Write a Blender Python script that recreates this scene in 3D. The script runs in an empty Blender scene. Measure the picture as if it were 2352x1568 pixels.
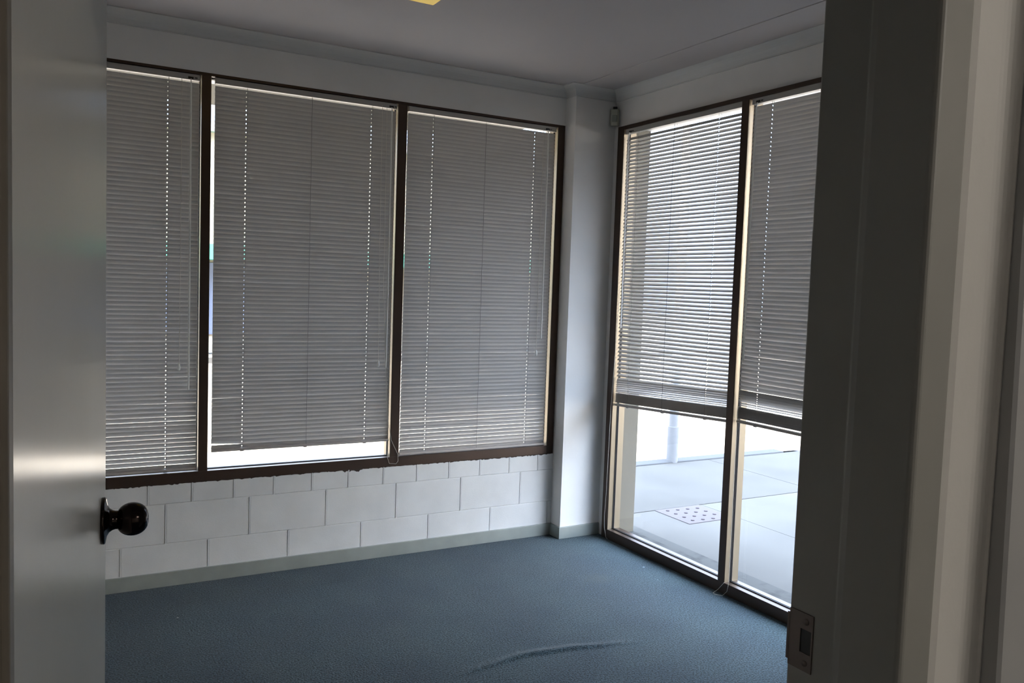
import bpy, bmesh, math, random
from mathutils import Vector, Matrix
random.seed(7)
S = bpy.context.scene
COL = S.collection
PI = math.pi

# ------------------------------------------------------------------ camera
CX, CY, CZ = -2.7486, -4.3101, 1.5253
rt = Vector((0.87120817, -0.48969729, 0.03453826))
up = Vector((0.0020206, 0.07393146, 0.99726128))
fw = Vector((0.49090961, 0.86875238, -0.06539917))
cam = bpy.data.cameras.new('camera')
cam.sensor_width = 36.0
cam.sensor_fit = 'HORIZONTAL'
cam.lens = 1917.77 * 36.0 / 2352.0
cam.clip_start = 0.02
camo = bpy.data.objects.new('camera', cam)
M = Matrix((rt, up, -fw)).transposed().to_4x4()
M.translation = (CX, CY, CZ)
camo.matrix_world = M
COL.objects.link(camo)
S.camera = camo

# ------------------------------------------------------------------ light, exposure
S.view_settings.view_transform = 'Standard'
S.view_settings.look = 'None'
S.view_settings.gamma = 1.0
S.view_settings.use_curve_mapping = False
S.view_settings.exposure = 0.0
W = bpy.data.worlds.new('sky')
S.world = W
W.use_nodes = True
nt = W.node_tree
nt.nodes.clear()
tc = nt.nodes.new('ShaderNodeTexCoord')
sep = nt.nodes.new('ShaderNodeSeparateXYZ')
ramp = nt.nodes.new('ShaderNodeValToRGB')
bg = nt.nodes.new('ShaderNodeBackground')
out = nt.nodes.new('ShaderNodeOutputWorld')
# dim milky horizon, bright blue-white sky higher up
SKY = [(0.0, (.070, .083, .115)), (.16, (.100, .120, .16)), (.30, (.24, .285, .37)), (.45, (.58, .71, .93)), (.80, (.56, .68, .88)), (1.0, (1.05, 1.28, 1.68))]
cr = ramp.color_ramp
cr.elements[0].position, cr.elements[0].color = SKY[0][0], (*SKY[0][1], 1)
cr.elements[1].position, cr.elements[1].color = SKY[-1][0], (*SKY[-1][1], 1)
for p_, c_ in SKY[1:-1]:
    e_ = cr.elements.new(p_)
    e_.color = (*c_, 1)
bg.inputs['Strength'].default_value = 20.0
nt.links.new(tc.outputs['Generated'], sep.inputs[0])
nt.links.new(sep.outputs['Z'], ramp.inputs['Fac'])
nt.links.new(ramp.outputs['Color'], bg.inputs['Color'])
nt.links.new(bg.outputs[0], out.inputs['Surface'])

SUN_H = 5.5                       # height of the building that throws the shade
sd = Vector((3.49, 1.54, -SUN_H - 0.03)).normalized()
sun = bpy.data.lights.new('sun', 'SUN')
sun.energy = 60.0
sun.angle = math.radians(0.6)
sun.color = (1.0, 0.88, 0.72)
suno = bpy.data.objects.new('sun', sun)
suno.rotation_euler = sd.to_track_quat('-Z', 'Y').to_euler()
suno.location = (-4, -3, 9)
COL.objects.link(suno)

def portal(name, loc, rot, sx, sy):
    l = bpy.data.lights.new(name, 'AREA')
    l.shape = 'RECTANGLE'
    l.size, l.size_y = sx, sy
    l.cycles.is_portal = True
    o = bpy.data.objects.new(name, l)
    o.location, o.rotation_euler = loc, rot
    COL.objects.link(o)
portal('sky_portal', (0.53, -1.21, 1.27), (0, math.radians(90), 0), 2.5, 2.1)
portal('sky_portal', (-1.54, 0.25, 1.5), (math.radians(-90), 0, 0), 3.1, 2.05)

# ------------------------------------------------------------------ materials
def mat(name, color, rough=0.6, metal=0.0, spec=0.5, coat=0.0, emis=None, estr=0.0):
    m = bpy.data.materials.new(name)
    m.use_nodes = True
    b = m.node_tree.nodes['Principled BSDF']
    b.inputs['Base Color'].default_value = (*color, 1)
    b.inputs['Roughness'].default_value = rough
    b.inputs['Metallic'].default_value = metal
    b.inputs['Specular IOR Level'].default_value = spec
    b.inputs['Coat Weight'].default_value = coat
    if emis:
        b.inputs['Emission Color'].default_value = (*emis, 1)
        b.inputs['Emission Strength'].default_value = estr
    return m
def vary(m, c1, c2, scale=5.0, detail=4.0, bump=0.0, bscale=60.0, bdist=0.002, lo=0.35, hi=0.65):
    """mottle between two paint tones (object space) and a fine bump"""
    t = m.node_tree; b = t.nodes['Principled BSDF']
    co = t.nodes.new('ShaderNodeTexCoord')
    n = t.nodes.new('ShaderNodeTexNoise'); n.inputs['Scale'].default_value = scale
    n.inputs['Detail'].default_value = detail
    r = t.nodes.new('ShaderNodeValToRGB')
    r.color_ramp.elements[0].position = lo; r.color_ramp.elements[0].color = (*c1, 1)
    r.color_ramp.elements[1].position = hi; r.color_ramp.elements[1].color = (*c2, 1)
    t.links.new(co.outputs['Object'], n.inputs['Vector'])
    t.links.new(n.outputs['Fac'], r.inputs['Fac'])
    t.links.new(r.outputs['Color'], b.inputs['Base Color'])
    if bump:
        n2 = t.nodes.new('ShaderNodeTexNoise'); n2.inputs['Scale'].default_value = bscale
        n2.inputs['Detail'].default_value = 3
        bp = t.nodes.new('ShaderNodeBump'); bp.inputs['Strength'].default_value = bump
        bp.inputs['Distance'].default_value = bdist
        t.links.new(co.outputs['Object'], n2.inputs['Vector'])
        t.links.new(n2.outputs['Fac'], bp.inputs['Height'])
        t.links.new(bp.outputs['Normal'], b.inputs['Normal'])
    return m

m_wall = vary(mat('white_wall_paint', (.7, .68, .65), .55), (.79, .765, .73), (.84, .815, .78), 3, 3, .25, 90, .001)
m_block = vary(mat('painted_block', (.7, .68, .65), .5), (.71, .695, .67), (.77, .755, .73), 6, 5, .35, 140, .0012)
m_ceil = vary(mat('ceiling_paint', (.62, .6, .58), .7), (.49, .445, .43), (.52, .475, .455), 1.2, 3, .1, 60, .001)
m_corn = mat('cornice_paint', (.64, .62, .59), .6)
m_skirt = vary(mat('grey_green_trim_paint', (.3, .33, .3), .4), (.27, .29, .265), (.31, .33, .30), 8, 4)
m_frame = mat('bronze_anodised_aluminium', (.062, .038, .027), .38, .45, .5)
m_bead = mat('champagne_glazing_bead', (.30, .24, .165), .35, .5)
m_gasket = mat('black_glazing_rubber', (.01, .01, .012), .6)
m_seal = mat('brown_sealant', (.045, .028, .02), .8)
m_head = mat('blind_headrail_enamel', (.40, .38, .35), .4)
m_slat = mat('blind_slat_enamel', (.46, .44, .42), .35)
m_rail = mat('blind_rail_enamel', (.40, .36, .33), .4)
m_cord = mat('blind_cord', (.60, .57, .50), .8)
m_tape = mat('blind_ladder_string', (.16, .155, .15), .8)
m_wand = mat('clear_wand_plastic', (.88, .87, .82), .15)
m_dark = mat('dark_plastic', (.015, .015, .015), .4)
m_door = vary(mat('door_gloss_paint', (.5, .485, .445), .21, spec=.33), (.52, .505, .47), (.56, .545, .51), 1.5, 2, .12, 35, .0006)
m_jamb = vary(mat('jamb_paint', (.3, .29, .26), .45), (.30, .295, .27), (.33, .325, .30), 4, 3)
m_bronze = mat('dark_bronze_knob', (.02, .014, .012), .12, .85, .6)
m_steel = mat('worn_strike_steel', (.20, .165, .15), .5, .6)
m_pir = mat('aged_beige_plastic', (.44, .43, .34), .4)
m_pirl = mat('sensor_lens', (.30, .31, .25), .3)
m_yel = mat('yellowed_acrylic', (.80, .55, .12), .3, emis=(1.0, .68, .16), estr=.42)
m_lamp = mat('fill_lamp_glow', (.8, .8, .8), .4, emis=(1, .93, .83), estr=95)  # glow of the lamp added behind the camera
m_white = mat('white_enamel', (.7, .7, .68), .4)
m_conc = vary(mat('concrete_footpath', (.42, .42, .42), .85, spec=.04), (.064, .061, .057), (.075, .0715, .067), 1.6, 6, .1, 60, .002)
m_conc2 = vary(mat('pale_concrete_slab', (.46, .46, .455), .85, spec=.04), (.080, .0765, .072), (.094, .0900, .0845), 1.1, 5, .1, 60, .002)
m_kerb = mat('kerb_concrete', (.064, .064, .066), .8, spec=.04)
m_road = mat('bleached_asphalt', (.155, .135, .11), .9, spec=.1)
m_tact = mat('pink_grey_paver', (.088, .078, .084), .8, spec=.04)
m_stud = mat('dark_worn_stud', (.060, .050, .054), .7, spec=.04)
m_ext = mat('cream_render', (.17, .152, .12), .8, spec=.04)
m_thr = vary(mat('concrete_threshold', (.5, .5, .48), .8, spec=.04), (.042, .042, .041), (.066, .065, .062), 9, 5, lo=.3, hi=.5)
m_post = mat('galvanised_post', (.20, .20, .205), .7, 0, .04)
m_shop = mat('beige_shopfront', (.33, .28, .21), .8)
m_green = mat('green_fascia', (.035, .23, .145), .6)
m_blue = mat('blue_grey_shop_glass', (.10, .12, .18), .3)
m_roofm = mat('dark_roof_edge', (.2, .2, .2), .7)

def glass():
    m = bpy.data.materials.new('window_glass'); m.use_nodes = True
    t = m.node_tree; t.nodes.clear()
    o = t.nodes.new('ShaderNodeOutputMaterial'); mx = t.nodes.new('ShaderNodeMixShader')
    tr = t.nodes.new('ShaderNodeBsdfTransparent'); gl = t.nodes.new('ShaderNodeBsdfGlossy')
    lw = t.nodes.new('ShaderNodeLayerWeight'); lw.inputs['Blend'].default_value = .5
    pw = t.nodes.new('ShaderNodeMath'); pw.operation = 'POWER'; pw.inputs[1].default_value = 5
    fr = t.nodes.new('ShaderNodeMath'); fr.operation = 'MULTIPLY_ADD'
    fr.inputs[1].default_value = .6; fr.inputs[2].default_value = .025
    t.links.new(lw.outputs['Facing'], pw.inputs[0]); t.links.new(pw.outputs[0], fr.inputs[0])
    tr.inputs['Color'].default_value = (.97, .98, .98, 1); gl.inputs['Roughness'].default_value = .02
    t.links.new(fr.outputs[0], mx.inputs[0]); t.links.new(tr.outputs[0], mx.inputs[1])
    t.links.new(gl.outputs[0], mx.inputs[2]); t.links.new(mx.outputs[0], o.inputs['Surface'])
    return m
m_glass = glass()

def carpet():
    m = mat('blue_loop_carpet', (.06, .09, .12), .95, spec=.1)
    t = m.node_tree; b = t.nodes['Principled BSDF']
    co = t.nodes.new('ShaderNodeTexCoord')
    def noise(s, d=3, dist=0):
        n = t.nodes.new('ShaderNodeTexNoise'); n.inputs['Scale'].default_value = s
        n.inputs['Detail'].default_value = d; n.inputs['Distortion'].default_value = dist
        t.links.new(co.outputs['Object'], n.inputs['Vector']); return n
    def rampn(src, p0, c0, p1, c1):
        r = t.nodes.new('ShaderNodeValToRGB')
        r.color_ramp.elements[0].position = p0; r.color_ramp.elements[0].color = (*c0, 1)
        r.color_ramp.elements[1].position = p1; r.color_ramp.elements[1].color = (*c1, 1)
        t.links.new(src, r.inputs['Fac']); return r
    def mix(a, bb, f, mode='MIX'):
        x = t.nodes.new('ShaderNodeMix'); x.data_type = 'RGBA'; x.blend_type = mode
        for s, v in ((x.inputs['A'], a), (x.inputs['B'], bb)):
            if isinstance(v, tuple): s.default_value = (*v, 1)
            else: t.links.new(v, s)
        if isinstance(f, (int, float)): x.inputs['Factor'].default_value = f
        else: t.links.new(f, x.inputs['Factor'])
        return x.outputs['Result']
    pile = noise(140, 5)
    tuft = rampn(pile.outputs['Fac'], .38, CARPET[0], .62, CARPET[1])
    big = noise(2.2, 9)
    wear = rampn(big.outputs['Fac'], .38, (.78, .80, .86), .62, (1.14, 1.09, 1.04))
    c = mix(tuft.outputs['Color'], wear.outputs['Color'], 1.0, 'MULTIPLY')
    fl = noise(330, 2)
    fr = rampn(fl.outputs['Fac'], .70, (0, 0, 0), .75, (1, 1, 1))
    c = mix(c, (.22, .26, .27), fr.outputs['Color'])
    # one greasy stain and a couple of pale lint flecks
    def spot(x, y, r0, r1, col, c, amt):
        v = t.nodes.new('ShaderNodeVectorMath'); v.operation = 'DISTANCE'
        v.inputs[1].default_value = (x, y, 0)
        t.links.new(co.outputs['Object'], v.inputs[0])
        mr = t.nodes.new('ShaderNodeMapRange'); mr.inputs['From Min'].default_value = r0
        mr.inputs['From Max'].default_value = r1; mr.inputs['To Min'].default_value = amt
        mr.inputs['To Max'].default_value = 0
        t.links.new(v.outputs['Value'], mr.inputs['Value'])
        return mix(c, col, mr.outputs['Result'])
    c = spot(-.179, -.784, .03, .10, (.035, .05, .05), c, .55)
    c = spot(-.02, -.86, .03, .09, (.04, .055, .06), c, .2)
    c = spot(-2.221, -.429, .003, .005, (.35, .35, .35), c, 1)
    c = spot(.16, -.735, .004, .007, (.3, .36, .4), c, .8)
    c = spot(.10, -.93, .003, .005, (.2, .26, .3), c, .7)
    t.links.new(c, b.inputs['Base Color'])
    bp = t.nodes.new('ShaderNodeBump'); bp.inputs['Strength'].default_value = 1.0
    bp.inputs['Distance'].default_value = .004
    t.links.new(pile.outputs['Fac'], bp.inputs['Height'])
    t.links.new(bp.outputs['Normal'], b.inputs['Normal'])
    b.inputs['Sheen Weight'].default_value = .15
    return m
CARPET = ((.004, .013, .017), (.047, .081, .098))
m_carpet = carpet()

# ------------------------------------------------------------------ mesh helpers
class MB:
    def __init__(s): s.v = []; s.f = []; s.mi = []; s.sm = []
    def add(s, verts, faces, mi=0, smooth=False):
        n = len(s.v); s.v += [tuple(v) for v in verts]
        for f in faces:
            s.f.append(tuple(i + n for i in f)); s.mi.append(mi); s.sm.append(smooth)
        return s
    def box(s, x0, x1, y0, y1, z0, z1, mi=0):
        x0, x1 = min(x0, x1), max(x0, x1); y0, y1 = min(y0, y1), max(y0, y1)
        v = [(x, y, z) for z in (z0, z1) for y in (y0, y1) for x in (x0, x1)]
        return s.add(v, [(0, 2, 3, 1), (4, 5, 7, 6), (0, 1, 5, 4), (2, 6, 7, 3), (0, 4, 6, 2), (1, 3, 7, 5)], mi)
    def prism(s, poly, z0, z1, mi=0):            # poly counter-clockwise in xy
        n = len(poly)
        v = [(x, y, z0) for x, y in poly] + [(x, y, z1) for x, y in poly]
        f = [tuple(reversed(range(n))), tuple(range(n, 2 * n))]
        f += [(i, (i + 1) % n, n + (i + 1) % n, n + i) for i in range(n)]
        return s.add(v, f, mi)
    def tube(s, pts, r, seg=6, mi=0, smooth=True):
        pts = [Vector(p) for p in pts]; rings = []
        d0 = (pts[1] - pts[0]).normalized()
        a = d0.cross(Vector((0, 0, 1)))
        if a.length < .1: a = d0.cross(Vector((1, 0, 0)))
        a.normalize()
        vs = []
        for i, p in enumerate(pts):
            d = (pts[min(i + 1, len(pts) - 1)] - pts[max(i - 1, 0)]).normalized()
            a = (a - d * a.dot(d)).normalized(); b = d.cross(a)
            rr = r[i] if isinstance(r, (list, tuple)) else r
            for k in range(seg):
                t = 2 * PI * k / seg
                vs.append(p + (a * math.cos(t) + b * math.sin(t)) * rr)
        f = [(i * seg + k, i * seg + (k + 1) % seg, (i + 1) * seg + (k + 1) % seg, (i + 1) * seg + k)
             for i in range(len(pts) - 1) for k in range(seg)]
        s.add(vs, f, mi, smooth)
        return s.add(vs[:seg] + vs[-seg:], [tuple(reversed(range(seg))), tuple(range(seg, 2 * seg))], mi)
    def lathe(s, prof, seg=40, mi=0):            # profile (along x, radius)
        pts = []
        for x, r in prof:
            for k in range(seg):
                t = 2 * PI * k / seg; pts.append((x, r * math.cos(t), r * math.sin(t)))
        f = [(i * seg + k, i * seg + (k + 1) % seg, (i + 1) * seg + (k + 1) % seg, (i + 1) * seg + k)
             for i in range(len(prof) - 1) for k in range(seg)]
        f += [tuple(reversed(range(seg))), tuple(range((len(prof) - 1) * seg, len(prof) * seg))]
        return s.add(pts, f, mi, True)
    def build(s, name, mats, parent=None, bevel=0):
        me = bpy.data.meshes.new(name); me.from_pydata(s.v, [], s.f)
        for m in (mats if isinstance(mats, (list, tuple)) else [mats]): me.materials.append(m)
        for p, mi, sm in zip(me.polygons, s.mi, s.sm): p.material_index = mi; p.use_smooth = sm
        bm = bmesh.new(); bm.from_mesh(me)
        bmesh.ops.recalc_face_normals(bm, faces=bm.faces)
        bm.to_mesh(me); bm.free(); me.update()
        o = bpy.data.objects.new(name, me); COL.objects.link(o)
        if parent: o.parent = parent
        if bevel:
            b = o.modifiers.new('bevel', 'BEVEL'); b.width = bevel; b.segments = 2; b.limit_method = 'ANGLE'
        return o
def tag(o, label=None, cat=None, group=None, kind=None):
    if label: o['label'] = label
    if cat: o['category'] = cat
    if group: o['group'] = group
    if kind: o['kind'] = kind
    return o
def empty(name, loc=(0, 0, 0), rz=0):
    o = bpy.data.objects.new(name, None); o.empty_display_size = .1
    o.location = loc; o.rotation_euler = (0, 0, rz); COL.objects.link(o); return o
def st(o, label=None, cat=None): return tag(o, label, cat, kind='structure')

# ------------------------------------------------------------------ room shell
XL, XB, YF = -3.10, .30, CY + .670            # left wall, right wall face, door wall (room side)
YC = CY + .518                                # door wall, corridor side
ZC = 2.722                                    # ceiling
ZS, ZH = .507, 2.503                          # window band of the back wall
EXX, EXY = .51, .23                           # outer faces of the building

# floor: a fine grid where the carpet has rucked up
def lines(a, b, dense0, dense1, step, coarse):
    L = []; x = a
    while x < dense0 - 1e-6: L.append(x); x += coarse
    x = dense0
    while x < dense1: L.append(x); x += step
    x = dense1
    while x < b: L.append(x); x += coarse
    L.append(b); return L
xs = lines(XL - .05, XB + .02, -1.42, -.38, .012, .25); ys = lines(-3.9, .02, -1.58, -1.34, .004, .25)
ridge = [(-1.36, -1.462), (-1.19, -1.442), (-1.01, -1.418), (-.816, -1.440), (-.62, -1.482), (-.45, -1.52)]
def rz(x, y):
    for (xa, ya), (xb, yb) in zip(ridge, ridge[1:]):
        if xa <= x <= xb:
            t = (x - xa) / (xb - xa); tt = t * t * (3 - 2 * t)
            yc = ya + (yb - ya) * (.5 * t + .5 * tt)
            u = (x + 1.36) / .91; env = math.sin(PI * min(max(u, 0), 1)) ** 1.2
            d = y - yc
            w = .017 if d < 0 else .030
            return .0105 * env * math.exp(-(d / w) ** 2)
    return 0
b = MB(); nx, ny = len(xs), len(ys)
b.add([(x, y, rz(x, y)) for y in ys for x in xs],
      [(j * nx + i, j * nx + i + 1, (j + 1) * nx + i + 1, (j + 1) * nx + i) for j in range(ny - 1) for i in range(nx - 1)], smooth=True)
st(b.build('floor', m_carpet), 'dark blue looped carpet floor with one small ruck in it', 'floor')

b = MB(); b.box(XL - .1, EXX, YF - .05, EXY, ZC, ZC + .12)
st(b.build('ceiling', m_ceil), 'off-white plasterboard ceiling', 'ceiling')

# back wall: painted blockwork below the windows, plain band above
b = MB()
Z1, Z2 = .2117, .4087
def block(x0, x1, z0, z1):
    g = .0035; e = .0022
    a0, a1, c0, c1 = x0 + g, x1 - g, z0 + .001, z1 - .001
    v = [(a0, .006, c0), (a1, .006, c0), (a1, .006, c1), (a0, .006, c1),
         (a0, .0018, c0), (a1, .0018, c0), (a1, .0018, c1), (a0, .0018, c1),
         (a0 + e, 0, c0 + e), (a1 - e, 0, c0 + e), (a1 - e, 0, c1 - e), (a0 + e, 0, c1 - e)]
    f = [(8, 9, 10, 11)]
    for k in range(4):
        k2 = (k + 1) % 4
        f += [(k, k2, 4 + k2, 4 + k), (4 + k, 4 + k2, 8 + k2, 8 + k)]
    b.add(v, f)
def course(start, step, z0, z1):
    x = start
    while x > XL: x -= step
    while x < .01:
        a, c = max(x, XL), min(x + step, .012)
        if c - a > .02: block(a, c, z0, z1)
        if XL < c < 0: b.box(c - .0028, c + .0028, -.0016, .004, max(z0, .0716) + .001, z1 - .001)
        x += step
course(-2.4216, .4, .0147, Z1); course(-2.2211, .4, Z1, Z2); course(-2.300, .2, Z2, ZS)
b.box(XL - .1, .30, .004, EXY, 0, ZS + .0)
wall_back = st(b.build('wall_back', m_block), 'white painted blockwork under the long back window', 'wall')
b = MB(); b.box(XL - .1, .30, 0, EXY, ZH, ZC + .1)
b.build('lintel_band', m_wall, wall_back)
b = MB(); b.box(XL - 1, .0, EXY, 1.05, 2.555, 2.62)
b.build('eave_soffit', mat('soffit_board', (.115, .103, .078), .7), wall_back)
b = MB(); b.box(XL - .1, XL + .02, 0, EXY, ZS, ZH)
b.build('wall_end', m_wall, wall_back)

# corner pillar
b = MB(); b.box(.008, EXX, -.105, EXY, -.05, ZC + .1)
b.build('pillar', m_wall, wall_back)
# right wall above the glazing and beyond it
b = MB(); b.box(XB, EXX, -.105, -2.24, ZH, ZC + .1); b.box(XB, EXX, -2.245, -4.2, -.05, ZC + .1)
wr = st(b.build('wall_right', m_wall), 'cream wall above the floor-length right window', 'wall')
b = MB(); b.box(.372, .505, -.190, -.104, -.05, ZH); b.build('outer_pier', m_ext, wr)
b = MB(); b.box(XL - .12, XL, -3.9, .1, -.05, ZC + .1)
st(b.build('wall_left', m_wall), 'white wall on the left of the office', 'wall')

# cornices
prof = [(0, 0), (.066, 0), (.066, .005), (.052, .009), (.038, .016), (.026, .025), (.017, .036), (.011, .047), (.008, .053), (.008, .060), (0, .060)]
path = [((XL, 0), (0, -1)), ((.008, 0), (-1, -1)), ((.008, -.105), (-1, -1)), ((XB, -.105), (-1, -1)), ((XB, YF), (-1, 0))]
b = MB(); n = len(prof); vs = []
for P, mdir in path:
    vs += [(P[0] + mdir[0] * o_, P[1] + mdir[1] * o_, ZC - d_) for o_, d_ in prof]
fs = [(k * n + i_, k * n + (i_ + 1) % n, (k + 1) * n + (i_ + 1) % n, (k + 1) * n + i_) for k in range(len(path) - 1) for i_ in range(n)]
fs += [tuple(range(n)), tuple(range((len(path) - 1) * n, len(path) * n))]
b.add(vs, fs)
st(b.build('trim_1', m_corn), 'white scotia cornice running round the top of the walls and pillar', 'cornice')
b = MB(); b.box(.008, XB - .06, -.165, YF, ZC - .004, ZC + .01)
st(b.build('trim_2', m_ceil), 'shallow plaster strip on the ceiling in line with the pillar', 'trim')

# skirtings
b = MB()
b.prism([(XL, 0.003), (XL, -.010), (-.004, -.010), (-.004, 0.003)], 0, .0716)
st(b.build('baseboard_back', m_skirt, bevel=.002), 'grey-green skirting board along the blockwork wall', 'baseboard')
b = MB()
b.prism([(.008, 0), (-.004, 0), (-.004, -.117), (.292, -.117), (.292, -.105), (.008, -.105)], 0, .0716)
st(b.build('baseboard_pillar', m_skirt, bevel=.002), 'grey-green skirting wrapped round the foot of the corner pillar', 'baseboard')
b = MB(); b.box(XB - .012, XB, -2.25, YF, 0, .0716)
st(b.build('baseboard_right', m_skirt, bevel=.002), 'grey-green skirting on the solid end of the right wall', 'baseboard')

# ------------------------------------------------------------------ windows
# local frame: +x along the wall (left to right seen from the room), -y into the room
def window(name, loc, rz_, spans, z0, z1, sill_h, head_h, jl, jr, length, label, depth=.095, gl=.042):
    root = st(empty(name, loc, rz_), label, 'window')
    fr = MB()
    fr.box(0, jl, 0, depth, z0, z1); fr.box(length - jr, length, 0, depth, z0, z1)
    fr.box(jl, length - jr, 0, depth, z0, z0 + sill_h); fr.box(jl, length - jr, 0, depth, z1 - head_h, z1)
    fr.build('window_frame', m_frame, root, bevel=.0015)
    for (a0, a1), (b0, b1) in zip(spans, spans[1:]):
        mu = MB(); mu.box(a1, b0, 0, depth, z0 + sill_h, z1 - head_h)
        mu.build('mullion', m_frame, root, bevel=.0015)
    for a, c in spans:
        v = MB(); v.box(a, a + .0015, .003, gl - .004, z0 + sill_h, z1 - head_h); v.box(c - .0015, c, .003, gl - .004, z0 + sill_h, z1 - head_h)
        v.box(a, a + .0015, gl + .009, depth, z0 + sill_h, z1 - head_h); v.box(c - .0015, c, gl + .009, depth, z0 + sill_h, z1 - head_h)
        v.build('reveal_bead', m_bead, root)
        p = MB(); p.box(a, c, gl, gl + .005, z0 + sill_h, z1 - head_h); p.build('glass_pane', m_glass, root)
        g = MB()
        zz0, zz1 = z0 + sill_h, z1 - head_h
        for y0 in (gl - .004, gl + .005):
            g.box(a, a + .005, y0, y0 + .004, zz0, zz1); g.box(c - .005, c, y0, y0 + .004, zz0, zz1)
            g.box(a + .005, c - .005, y0, y0 + .004, zz0, zz0 + .005); g.box(a + .005, c - .005, y0, y0 + .004, zz1 - .005, zz1)
        g.build('glazing_gasket', m_gasket, root)
    return root
# back wall: x measured from -3.06
X0 = XL + .02
w1 = window('window_1', (X0, 0, 0), 0, [(-3.035 - X0, -2.073 - X0), (-2.031 - X0, -1.065 - X0), (-1.014 - X0, -.042 - X0)],
            ZS, ZH, .052, .014, .045, .046, .004 - X0, 'long bronze-framed back window of three panes above blockwork')
# ragged brown sealant where the sill meets the blocks
b = MB(); x = X0; pts = []
while x < 0:
    d = random.choice((.001, .002, .002, .003, .004, .006))
    if -1.33 < x < -1.23: d = random.uniform(.004, .016)
    pts.append((x, d)); x += random.uniform(.004, .016)
for (xa, da), (xb, db) in zip(pts, pts[1:]):
    b.add([(xa - X0, -.0015, ZS + .002), (xb - X0, -.0015, ZS + .002), (xb - X0, -.0008, ZS - db), (xa - X0, -.0008, ZS - da),
           (xa - X0, .002, ZS + .002), (xb - X0, .002, ZS + .002), (xb - X0, .002, ZS - db), (xa - X0, .002, ZS - da)],
          [(0, 1, 2, 3), (3, 2, 6, 7), (0, 3, 7, 4), (1, 5, 6, 2)])
b.build('sealant_bead', m_seal, w1)
# right wall: local x runs toward -y; origin at y=-.165
w2 = window('window_2', (.276, -.165, 0), -PI / 2, [(.058, 1.024), (1.070, 2.030)],
            0, ZH, .060, .022, .058, .046, 2.076, 'floor-length bronze-framed right window looking onto the footpath', depth=.094, gl=.041)
b = MB(); b.box(-.062, .002, .02, .09, 0, ZH); b.build('jamb_filler', m_wall, w2)

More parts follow.
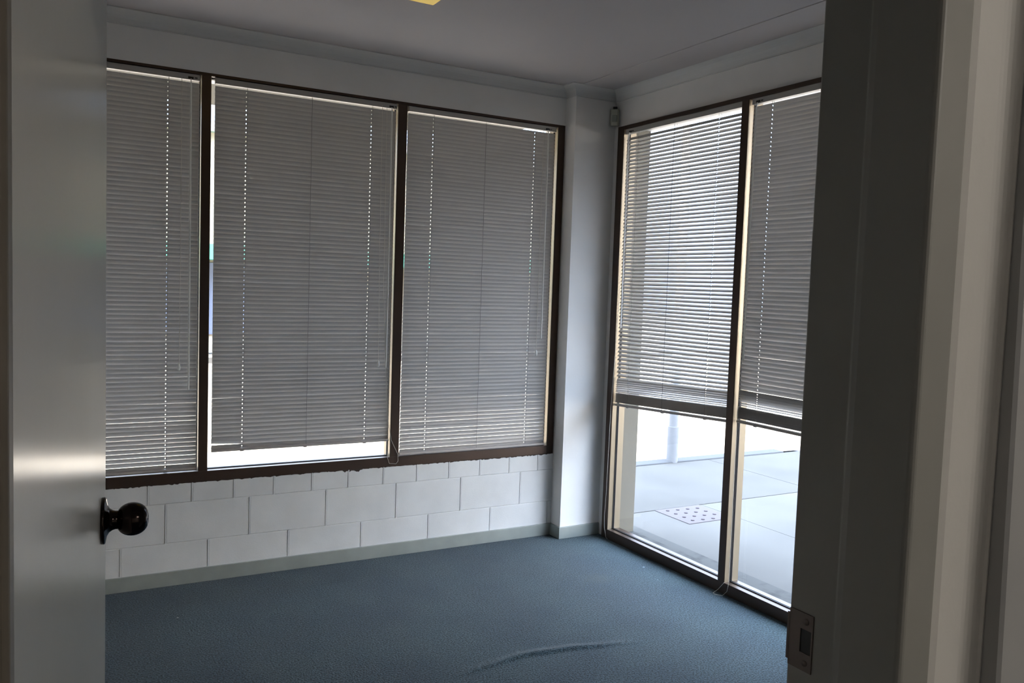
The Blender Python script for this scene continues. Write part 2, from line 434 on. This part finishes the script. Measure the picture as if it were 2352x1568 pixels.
# ------------------------------------------------------------------ venetian blinds
PITCH = .0215; SW = .025
def blind(name, loc, rz_, L, ztop, zbot, tilt, slots, label, cat_group, first_gap=.022, stack=0, droop=0.0,
          wand=None, cords=(), clips_right=True, wob=0.0, seed=1, head_y=(.002, .030), yslat=.018, solid=(), tilt_lo=None, tpow=4):
    rnd = random.Random(seed)
    root = tag(empty(name, loc, rz_), label, 'blind', cat_group)
    y0, y1 = head_y
    h = MB(); zt = ztop; hb = ztop - .028
    h.box(0, L, y0, y0 + .0012, hb, zt); h.box(0, L, y1 - .0012, y1, hb, zt)
    h.box(0, L, y0, y1, hb, hb + .0012); h.box(0, L, y0, y0 + .003, zt - .0015, zt); h.box(0, .001, y0, y1, hb, zt); h.box(L - .001, L, y0, y1, hb, zt)
    h.build('headrail', m_head, root)
    # slats
    if tilt_lo is None: tilt_lo = tilt
    zr = zbot + .012
    zs = []
    z = hb - first_gap
    body_end = zr + .010
    st_h = 0
    if stack: st_h = 7 * .011 + stack * .0026
    zend = body_end + st_h
    cnt = round((z - zend) / PITCH); pitch = (z - zend) / cnt
    for _ in range(cnt + (0 if stack else 1)):
        zs.append((z, tilt + (tilt_lo - tilt) * ((hb - z) / (hb - zbot)) ** tpow)); z -= pitch
    if stack:
        z = body_end + st_h - .002
        for k in range(7):
            zs.append((z, tilt * (.9 - .1 * k) if abs(tilt) < 50 else tilt * (.95 - .1 * k))); z -= .011
        for k in range(stack):
            zs.append((z, rnd.uniform(2, 6) * (1 if tilt > 0 else -1))); z -= .0026
    s = MB()
    zmid = zbot + .45
    # columns of vertices: plain ends plus route holes
    cols = [0.0]
    for q in slots: cols += [q - .0022, q + .0022]
    nseg = 8
    base = [L * i / nseg for i in range(nseg + 1)]
    cols = sorted(set([c for c in base if all(abs(c - q) > .01 for q in slots)] + cols))
    for zi, (zc, tl) in enumerate(zs):
        t = math.radians(tl + rnd.uniform(-1, 1) * (.35 + wob * .9))
        dz0 = rnd.uniform(-.0006, .0006); tw = rnd.uniform(-1, 1) * .0008
        bend = rnd.uniform(-1, 1) * wob * .0012
        w = min(max((zmid - zc) / .35, 0), 1)
        vs = []
        prof_ = [(-1.0, 0), (-.45, .0017), (-.24, .0020), (.24, .0020), (.45, .0017), (1.0, 0)]
        for x in cols:
            zx = zc + dz0 + tw * (x / L - .5) - droop * (1 - x / L) * w + bend * math.sin(x / L * 2 * PI)
            if seed == 4 and zi == len(zs) - 2: zx += .009 * max(0, 1 - x / slots[0])      # one bent slat end
            for u, cr in prof_:
                a = u * SW / 2
                # tilt > 0: room edge high, outer edge low
                yy = a * math.cos(t) + cr * math.sin(t); zz = -a * math.sin(t) + cr * math.cos(t)
                vs.append((x, yslat + yy, zx + zz))
        k = len(prof_); fs = []
        for i in range(len(cols) - 1):
            mid = (cols[i] + cols[i + 1]) / 2
            hole = any(abs(mid - q) < .002 for q in slots if q not in solid)
            for j in range(k - 1):
                if hole and j == 2: continue
                fs.append((i * k + j, i * k + j + 1, (i + 1) * k + j + 1, (i + 1) * k + j))
        s.add(vs, fs, smooth=True)
    s.build('slats', m_slat, root)
    # bottom rail
    r = MB()
    n = 10; ring = [(-.012, 0), (-.010, .008), (0, .011), (.010, .008), (.012, 0), (.009, -.004), (-.009, -.004)]
    vs = []
    for i in range(n + 1):
        x = L * i / n; zx = zr - droop * (1 - x / L)
        vs += [(x, yslat + a, zx - .008 + c) for a, c in ring]
    k = len(ring)
    fs = [(i * k + j, i * k + (j + 1) % k, (i + 1) * k + (j + 1) % k, (i + 1) * k + j) for i in range(n) for j in range(k)]
    fs += [tuple(range(k)), tuple(range(n * k, n * k + k))]
    r.add(vs, fs); r.build('bottom_rail', m_rail, root)
    # ladder strings, lift cord in the route holes, buttons under the rail
    for q in sorted(slots):
        zb = zr - droop * (1 - q / L)
        c = MB(); yo = SW / 2 * abs(math.cos(math.radians(tilt))) + .0018
        c.tube([(q + .004, yslat - yo, hb), (q + .004, yslat - yo, zb)], .0011 if q in solid else .0007, 5)
        c.tube([(q + .004, yslat + yo, hb), (q + .004, yslat + yo, zb)], .0006, 5)
        c.build('ladder_cord', m_tape, root)
        c = MB(); c.box(q - .008, q + .008, yslat - .006, yslat + .006, zb - .016, zb - .011)
        c.build('rail_button', m_dark, root)
    if wand:
        x, zb = wand
        c = MB(); c.tube([(x, -.004, hb + .004), (x, -.010, hb - .03), (x, -.010, zb)], [.0018, .0043, .0043], 8)
        c.build('tilt_wand', m_wand, root)
        c = MB(); c.box(x - .012, x + .012, y0 - .003, y0 + .002, hb + .004, hb + .014); c.box(x + .018, x + .030, y0 - .002, y0 + .002, hb + .008, hb + .013)
        c.build('wand_gear', m_dark, root)
    for path, tassel in cords:
        c = MB(); c.tube(path, .0011, 5); lc = c.build('lift_cord', m_cord, root)
        if tassel:
            p = path[-1]; c = MB(); c.lathe([(0, .002), (.006, .005), (.022, .0075), (.034, .006), (.036, .002)], 12)
            to = c.build('cord_tassel', m_wand, lc); to.location = p; to.rotation_euler = (0, PI / 2, 0)
    return root
GA = 'venetian blinds in the back window'
GB = 'venetian blinds in the right window'
ZT = ZH - .016
def lx(x, x0): return x - x0
# back window blinds
x0 = -3.028
blind('venetian_blind', (x0, 0, 0), 0, -2.082 - x0, ZT, .566, 70, [lx(-2.224, x0), lx(-2.56, x0), lx(-2.90, x0)],
      'grey venetian blind closed to the sill beside the open door, leftmost in the back window', GA,
      wand=(lx(-2.124, x0), .97), cords=[([(lx(-2.165, x0), -.006, ZT - .02), (lx(-2.165, x0), -.008, 1.6), (lx(-2.168, x0), -.008, 1.1)], True)], seed=3, wob=.12, tilt_lo=64.5)
x0 = -2.010
blind('venetian_blind', (x0, 0, 0), 0, -1.074 - x0, ZT, .648, 71, [lx(-1.861, x0), lx(-1.537, x0), lx(-1.211, x0)],
      'middle blind of the back window, stopping short of the sill over a bright strip', GA,
      wand=(lx(-1.106, x0), 1.06), cords=[([(lx(-1.160, x0), -.006, ZT - .02), (lx(-1.158, x0), -.008, 1.7), (lx(-1.150, x0), -.008, 1.10)], True),
             ([(lx(-1.135, x0), -.006, ZT - .02), (lx(-1.130, x0), -.008, 1.5), (lx(-1.092, x0), -.008, .80), (lx(-1.062, x0), -.005, .655),
               (lx(-1.022, x0), -.004, .575), (lx(-1.018, x0), -.004, .535), (lx(-1.03, x0), -.004, .520), (lx(-1.07, x0), -.004, .525), (lx(-1.082, x0), -.004, .56), (lx(-1.080, x0), -.004, .60)], False)], seed=4, wob=.15, solid=(lx(-1.537, x0),))
x0 = -1.004
blind('venetian_blind', (x0, 0, 0), 0, -.056 - x0, ZT, .562, 70, [lx(-.851, x0), lx(-.527, x0), lx(-.195, x0)],
      'closed grey venetian blind reaching the sill next to the corner pillar', GA,
      wand=(lx(-.118, x0), 1.22), cords=[([(lx(-.150, x0), -.006, ZT - .02), (lx(-.15, x0), -.008, 1.7), (lx(-.148, x0), -.008, 1.15)], True)], seed=5, wob=.12, tilt_lo=64.5, solid=(lx(-.527, x0),))
# right window blinds (local x = -world y)
y0_ = -.236
blind('venetian_blind', (.280, y0_, 0), -PI / 2, .948, ZT - .006, .874, -52, [.112, .430, .776],
      'lifted venetian blind with half-open slats showing sky, left half of the right window', GB,
      stack=22, droop=.048, wand=(.045, 1.30),
      cords=[([(.030, -.006, ZT - .03), (.022, -.010, 1.5), (-.012, -.014, .80), (-.022, -.014, .30), (-.028, -.016, .14), (-.024, -.016, .07), (-.006, -.014, .012), (.004, -.010, .004)], False)], seed=6, first_gap=.030, solid=(.430,), tpow=1, tilt_lo=-41)
y0_ = -1.252
blind('venetian_blind', (.280, y0_, 0), -PI / 2, .936, ZT - .006, .885, 70, [.118, .468, .818],
      'lifted venetian blind with closed slats beside the door frame, right half of the right window', GB,
      stack=22, wand=(.040, 1.20),
      cords=[([(.028, -.004, ZT - .03), (.026, -.008, 1.5), (.022, -.010, .80), (.026, -.012, .30), (.028, -.014, .08), (.022, -.018, .03), (.004, -.030, .004), (-.03, -.050, .003), (-.048, -.045, .003), (-.040, -.020, .02), (-.012, -.008, .062)], False)], seed=7, wob=.35, tilt_lo=62)

# ------------------------------------------------------------------ doorway
def rel(p): return (CX + p[0], CY + p[1])
H = 2.075
b = MB()
right_prof = [(.771, .674), (.771, .609), (.758, .600), (.756, .590), (.756, .522), (.760, .518), (.815, .518), (.860, .530), (.860, .674)]
left_prof = [(-.110, .674), (-.110, .530), (-.075, .518), (-.019, .518), (-.0152, .522), (-.0152, .590), (-.017, .600), (-.060, .609), (-.060, .674)]
b.prism([rel(p) for p in reversed(right_prof)], 0, H)
b.box(CX - .110, CX + .860, CY + .522, CY + .674, H - .03, H + .04)
tr = st(b.build('door_frame', m_jamb, bevel=.0025), 'grey-painted door frame on the right edge of view', 'door frame')
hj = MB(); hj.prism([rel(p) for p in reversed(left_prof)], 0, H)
hj = hj.build('hinge_jamb', vary(mat('dark_brown_jamb', (.13, .11, .085), .5), (.115, .098, .075), (.14, .12, .095), 5, 3), tr, bevel=.0012); hj['label'] = 'darker brownish hinge-side jamb'  # hinge side gets a darker, browner tone than the rest of the frame
# strike plate on the rebate
sp = MB(); xs_ = CX + .771; ya, yb = CY + .672, CY + .638
z0s, z1s = 1.092, 1.160; hy0, hy1, hz0, hz1 = CY + .6555, CY + .6400, 1.113, 1.141
t_ = .0016
sp.box(xs_ - t_, xs_, ya, hy0, z0s, z1s); sp.box(xs_ - t_, xs_, hy1, yb, z0s, z1s)
sp.box(xs_ - t_, xs_, hy0, hy1, z0s, hz0); sp.box(xs_ - t_, xs_, hy0, hy1, hz1, z1s)
lip = [(xs_ - t_, ya - .001), (xs_ - t_, ya + .001), (xs_ - .0020, ya + .0030), (xs_ - .0008, ya + .0034), (xs_, ya + .001), (xs_, ya - .001)]
sp.prism(lip, z0s + .006, z1s - .006)
spo = sp.build('strike_plate', m_steel, tr); spo['label'] = 'worn brown steel strike plate'
c = MB(); c.box(xs_ - .0005, xs_ + .002, hy0, hy1, hz0, hz1); c.build('latch_hole', m_dark, spo)
for z in (z0s + .0095, z1s - .0095):
    c = MB(); c.lathe([(-t_ - .0012, .0032), (-t_ - .0004, .0036), (0, .0036)], 16); q = c.build('screw', m_steel, spo)
    q.location = (xs_, CY + .6475, z)

# door leaf, swung into the room
TH = math.radians(7.75); LW, LT = .812, .035
door = st(empty('door_1', (CX - .0545, CY + .676, 0), 0), 'glossy off-white flush door opened into the office', 'door')
door.rotation_euler = (0, 0, -TH)      # local +y along the leaf, +x is the corridor face
b = MB(); b.box(0, LT, 0, LW, .010, 2.035); b.build('door_leaf', m_door, door, bevel=.0012)
kz = 1.143
knob = empty('door_knob', (LT, LW - .066, kz)); knob.parent = door; knob['label'] = 'dark bronze round knob'
b = MB(); b.lathe([(0, .0355), (.0035, .0360), (.0050, .0350), (.0060, .0325), (.0075, .024), (.0105, .0185), (.0150, .0155), (.0190, .0142), (.0260, .0142)], 48)
b.build('rose', m_bronze, knob)
b = MB(); pr = []; s_r = .0252
for k in range(15):
    a = PI * (.13 + .80 * k / 14)
    pr.append((.0430 - .0235 * math.cos(a), .0005 + s_r * math.sin(a) ** .80))
pr += [(.0650, .0105), (.0646, .0095), (.0620, .0085), (.0610, .001)]
b.lathe(pr, 48); b.build('knob_ball', m_bronze, knob)
b = MB(); b.box(.0605, .0662, -.0075, .0075, -.0016, .0016); b.build('turn_button', m_bronze, knob)

# wall the door is in
b = MB(); YW = CY + .518 + .012
b.box(XL - .1, CX - .105, YW, YF, 0, ZC + .1); b.box(CX + .855, EXX, YW, YF, 0, ZC + .1)
b.box(CX - .106, CX + .856, YW, YF, H + .035, ZC + .1)
st(b.build('wall_front', m_wall), 'wall around the doorway', 'wall')
# plaster margin and the proud grey wall lining beyond it, corridor side
b = MB()
marg = [(.800, .5195), (.811, .5150), (.830, .5135), (.846, .5125), (.851, .5116), (.855, .5103), (.859, .5083), (.862, .5060), (.8645, .5035), (.866, .5005), (.872, .5005), (.872, .531), (.800, .531)]
b.prism([rel(p) for p in reversed(marg)], 0, ZC)
st(b.build('trim_3', m_wall), 'pale rounded plaster margin beside the door frame', 'trim')
b = MB(); vs = []
for z, yy in ((0, .468), (ZC, .507)):
    vs += [(*rel((.868, .531)), z), (*rel((.868, yy)), z), (*rel((.872, yy - .003)), z), (*rel((1.60, yy - .003)), z), (*rel((1.60, .531)), z)]
b.add(vs, [(0, 1, 2, 3, 4), (5, 6, 7, 8, 9)] + [(i, (i + 1) % 5, 5 + (i + 1) % 5, 5 + i) for i in range(5)])
m_lin = vary(mat('grey_lining_paint', (.42, .42, .42), .6), (.40, .40, .405), (.44, .44, .44), 3, 3)
st(b.build('trim_4', m_lin), 'grey wall lining at the extreme right edge of view', 'trim')

# corridor the photograph is taken from
b = MB(); b.box(-5.4, EXX, -8.1, YF - .25, -.06, -.002)
st(b.build('corridor_floor', m_carpet), 'corridor carpet', 'floor')
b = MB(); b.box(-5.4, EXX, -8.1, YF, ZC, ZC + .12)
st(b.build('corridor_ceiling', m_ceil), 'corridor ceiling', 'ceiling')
b = MB(); b.box(-5.5, -5.4, -8.1, YF, 0, ZC); b.box(-5.4, EXX, -8.2, -8.1, 0, ZC); b.box(.30, EXX, -8.1, -4.0, 0, ZC); b.box(-5.4, XL, YW, YF, 0, ZC)
st(b.build('corridor_wall', m_wall), 'corridor walls', 'wall')
lt = tag(empty('fill_lamp', (CX + 2.2, CY - 1.9, ZC)), 'unseen lamp added on the corridor ceiling behind the viewer', 'light')  # assumed lamp, added to brighten the door and jamb faces
b = MB(); b.box(-.62, .62, -.05, .05, -.05, 0); b.build('fill_lamp_body', m_white, lt)
b = MB(); b.box(-.60, .60, -.04, .04, -.075, -.051); b.build('diffuser', m_lamp, lt, bevel=.008)

# ------------------------------------------------------------------ small fittings in the room
# motion sensor across the corner
pr_ = tag(empty('motion_sensor', (.266, -.140, 2.565), math.radians(-42)), 'small beige motion sensor high in the corner by the pillar', 'sensor')
b = MB()
sec = [(-.026, .012), (.026, .012), (.026, -.006), (.019, -.016), (-.019, -.016), (-.026, -.006)]
b.prism(list(reversed(sec)), -.052, .046); b.build('sensor_housing', m_pir, pr_, bevel=.003)
b = MB(); b.prism([(.017, -.0155), (-.017, -.0155), (-.013, -.0195), (.013, -.0195)], -.030, .010); b.build('lens', m_pirl, pr_, bevel=.002)
b = MB(); b.box(-.012, .012, -.004, .022, .046, .062); b.build('bracket', m_dark, pr_)

# yellowed ceiling light, only its far right corner in view
LX, LY = -1.303, -.994
cl = tag(empty('ceiling_light', (LX, LY, ZC)), 'yellowed square ceiling light cut off by the top edge of the photo', 'light')
b = MB(); b.box(-.62, 0, -.62, 0, -.012, 0); b.build('light_base', m_white, cl)
b = MB()
vs = [(-.62, -.62, -.012), (0, -.62, -.012), (0, 0, -.012), (-.62, 0, -.012), (-.605, -.605, -.034), (-.015, -.605, -.034), (-.015, -.015, -.034), (-.605, -.015, -.034)]
b.add(vs, [(0, 1, 2, 3), (4, 5, 6, 7), (0, 1, 5, 4), (1, 2, 6, 5), (2, 3, 7, 6), (3, 0, 4, 7)])
b.build('diffuser', m_yel, cl)

# ------------------------------------------------------------------ outdoors
ZG = -.03
# threshold under the right window
b = MB(); b.box(.37, EXX, -.105, -2.3, -.10, .012); b.box(EXX, .640, -.0, -4.2, -.10, -.012)
st(b.build('threshold', m_thr), 'pale concrete threshold outside the right window', 'threshold')
b = MB(); b.box(.15, .37, -.105, -2.3, -.3, -.002)
st(b.build('footing', m_conc), 'footing beneath the right window', 'footing')
# footpath slabs
b = MB()
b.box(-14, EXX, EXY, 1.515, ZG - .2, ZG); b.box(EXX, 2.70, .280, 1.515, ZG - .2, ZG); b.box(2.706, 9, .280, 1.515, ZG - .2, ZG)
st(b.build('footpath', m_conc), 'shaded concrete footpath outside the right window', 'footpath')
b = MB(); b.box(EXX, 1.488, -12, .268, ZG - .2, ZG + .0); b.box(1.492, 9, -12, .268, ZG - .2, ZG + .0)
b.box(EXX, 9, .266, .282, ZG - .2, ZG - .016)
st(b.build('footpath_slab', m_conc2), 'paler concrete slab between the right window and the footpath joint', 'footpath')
# kerb and channel
b = MB(); b.box(-14, 3.70, 1.515, 1.66, ZG - .25, ZG + .012); b.box(3.706, 9, 1.515, 1.72, ZG - .25, ZG - .012)
b.box(-14, 9, 1.66, 2.02, ZG - .25, ZG - .10)
st(b.build('kerb', m_kerb, bevel=.01), 'concrete kerb and channel at the edge of the sunny road', 'kerb')
b = MB(); b.box(-40, 60, 2.02, 12.4, ZG - .3, ZG - .11); b.box(9, 60, -40, 2.02, ZG - .3, ZG - .11)
st(b.build('road', m_road), 'sun-bleached road beyond the kerb', 'road')
b = MB(); b.box(-40, 60, 12.4, 40, ZG - .3, ZG)
st(b.build('far_footpath', m_conc), 'footpath on the far side of the road', 'footpath')
b = MB(); b.box(3.70, 3.95, 1.56, 1.655, ZG + .0, ZG + .022)
tag(b.build('loose_kerb_slab', m_white, bevel=.004), 'small white slab lying at the end of the kerb', 'slab')

# tactile paver: four by four studs
tp = tag(empty('tactile_paver', (1.257, .090, ZG)), 'pinkish grey paver with sixteen dark studs set in the slab', 'paver')
b = MB(); b.box(-.205, .205, -.19, .175, -.01, .004); b.build('paver_slab', m_tact, tp)
for i in range(4):
    for j in range(4):
        x = 1.130 + .0845 * i - 1.257; y = .219 - .0875 * j - .009 * i - .090
        c = MB(); c.lathe([(0, .013), (.0035, .012), (.005, .008), (.0052, .001)], 14)
        o = c.build('stud', m_stud, tp); o.location = (x, y, .004); o.rotation_euler = (0, -PI / 2, 0)
# veranda post at the kerb
vp = tag(empty('steel_post', (2.30, 1.56, ZG)), 'grey steel post standing by the kerb outside', 'post')
b = MB(); b.tube([(0, 0, 0), (0, 0, 3.2)], .042, 20); b.build('pole', m_post, vp)
b = MB(); b.tube([(0, 0, .0), (0, 0, .33)], .052, 20); b.build('base_sleeve', m_post, vp)

b = MB(); b.box(EXX, 1.32, -9, EXY, 2.92, 2.99); b.box(1.32, 1.35, -9, EXY, 2.88, 3.01)  # unseen overhang, added to keep high sky off the slats and pillar
aw = st(b.build('added_awning', m_ext), 'flat unseen overhang added outside the right window to cut off high sky', 'added_awning')
# own building: outer faces and the storey that shades the footpath
b = MB()
b.box(-9, EXX, -12, EXY, ZC + .13, SUN_H)
b.box(XL - .12 - 6, XL - .1, 0.0, EXY, -.2, ZC + .13); b.box(.30, EXX, -12, -8.2, -.2, ZC + .13)
st(b.build('building_exterior', m_ext), 'cream rendered upper part of the office building', 'building')

# shops across the road
sh = tag(empty('shop_building', (0, 13.5, 0)), 'sunlit beige shop building across the road', 'building')
b = MB(); b.box(-26, 8, 0, 8, -.1, 4.4); b.build('facade', m_shop, sh)
b = MB(); b.box(-26, 8, -.9, 0, 1.85, 2.15); b.build('green_fascia', m_green, sh)
for k in range(5):
    b = MB(); b.box(-25 + 5.8 * k, -20.2 + 5.8 * k, -.06, .02, .35, 1.80); b.build('shop_window', m_blue, sh)
b = MB(); b.box(-26.2, 8.2, -.2, 8.2, 4.4, 4.6); b.build('parapet', m_roofm, sh)

# unseen white hall, added to bounce sunlight onto the low walls
hl = tag(empty('added_hall', (15, 0, 0)), 'unseen sunlit white hall added across the side street as a reflector', 'building')
b = MB(); b.box(0, 8, -34, 5.5, -.2, 5.2); b.build('facade', mat('white_render', (.80, .78, .74), .8), hl)
b = MB(); b.box(-.15, 8.1, -34.1, 5.6, 5.2, 5.35); b.build('parapet', m_roofm, hl)
for k in range(4):
    b = MB(); b.box(-.04, .02, -30 + 8.5 * k, -28.4 + 8.5 * k, 1.6, 3.0); b.build('added_hall_window', m_blue, hl)
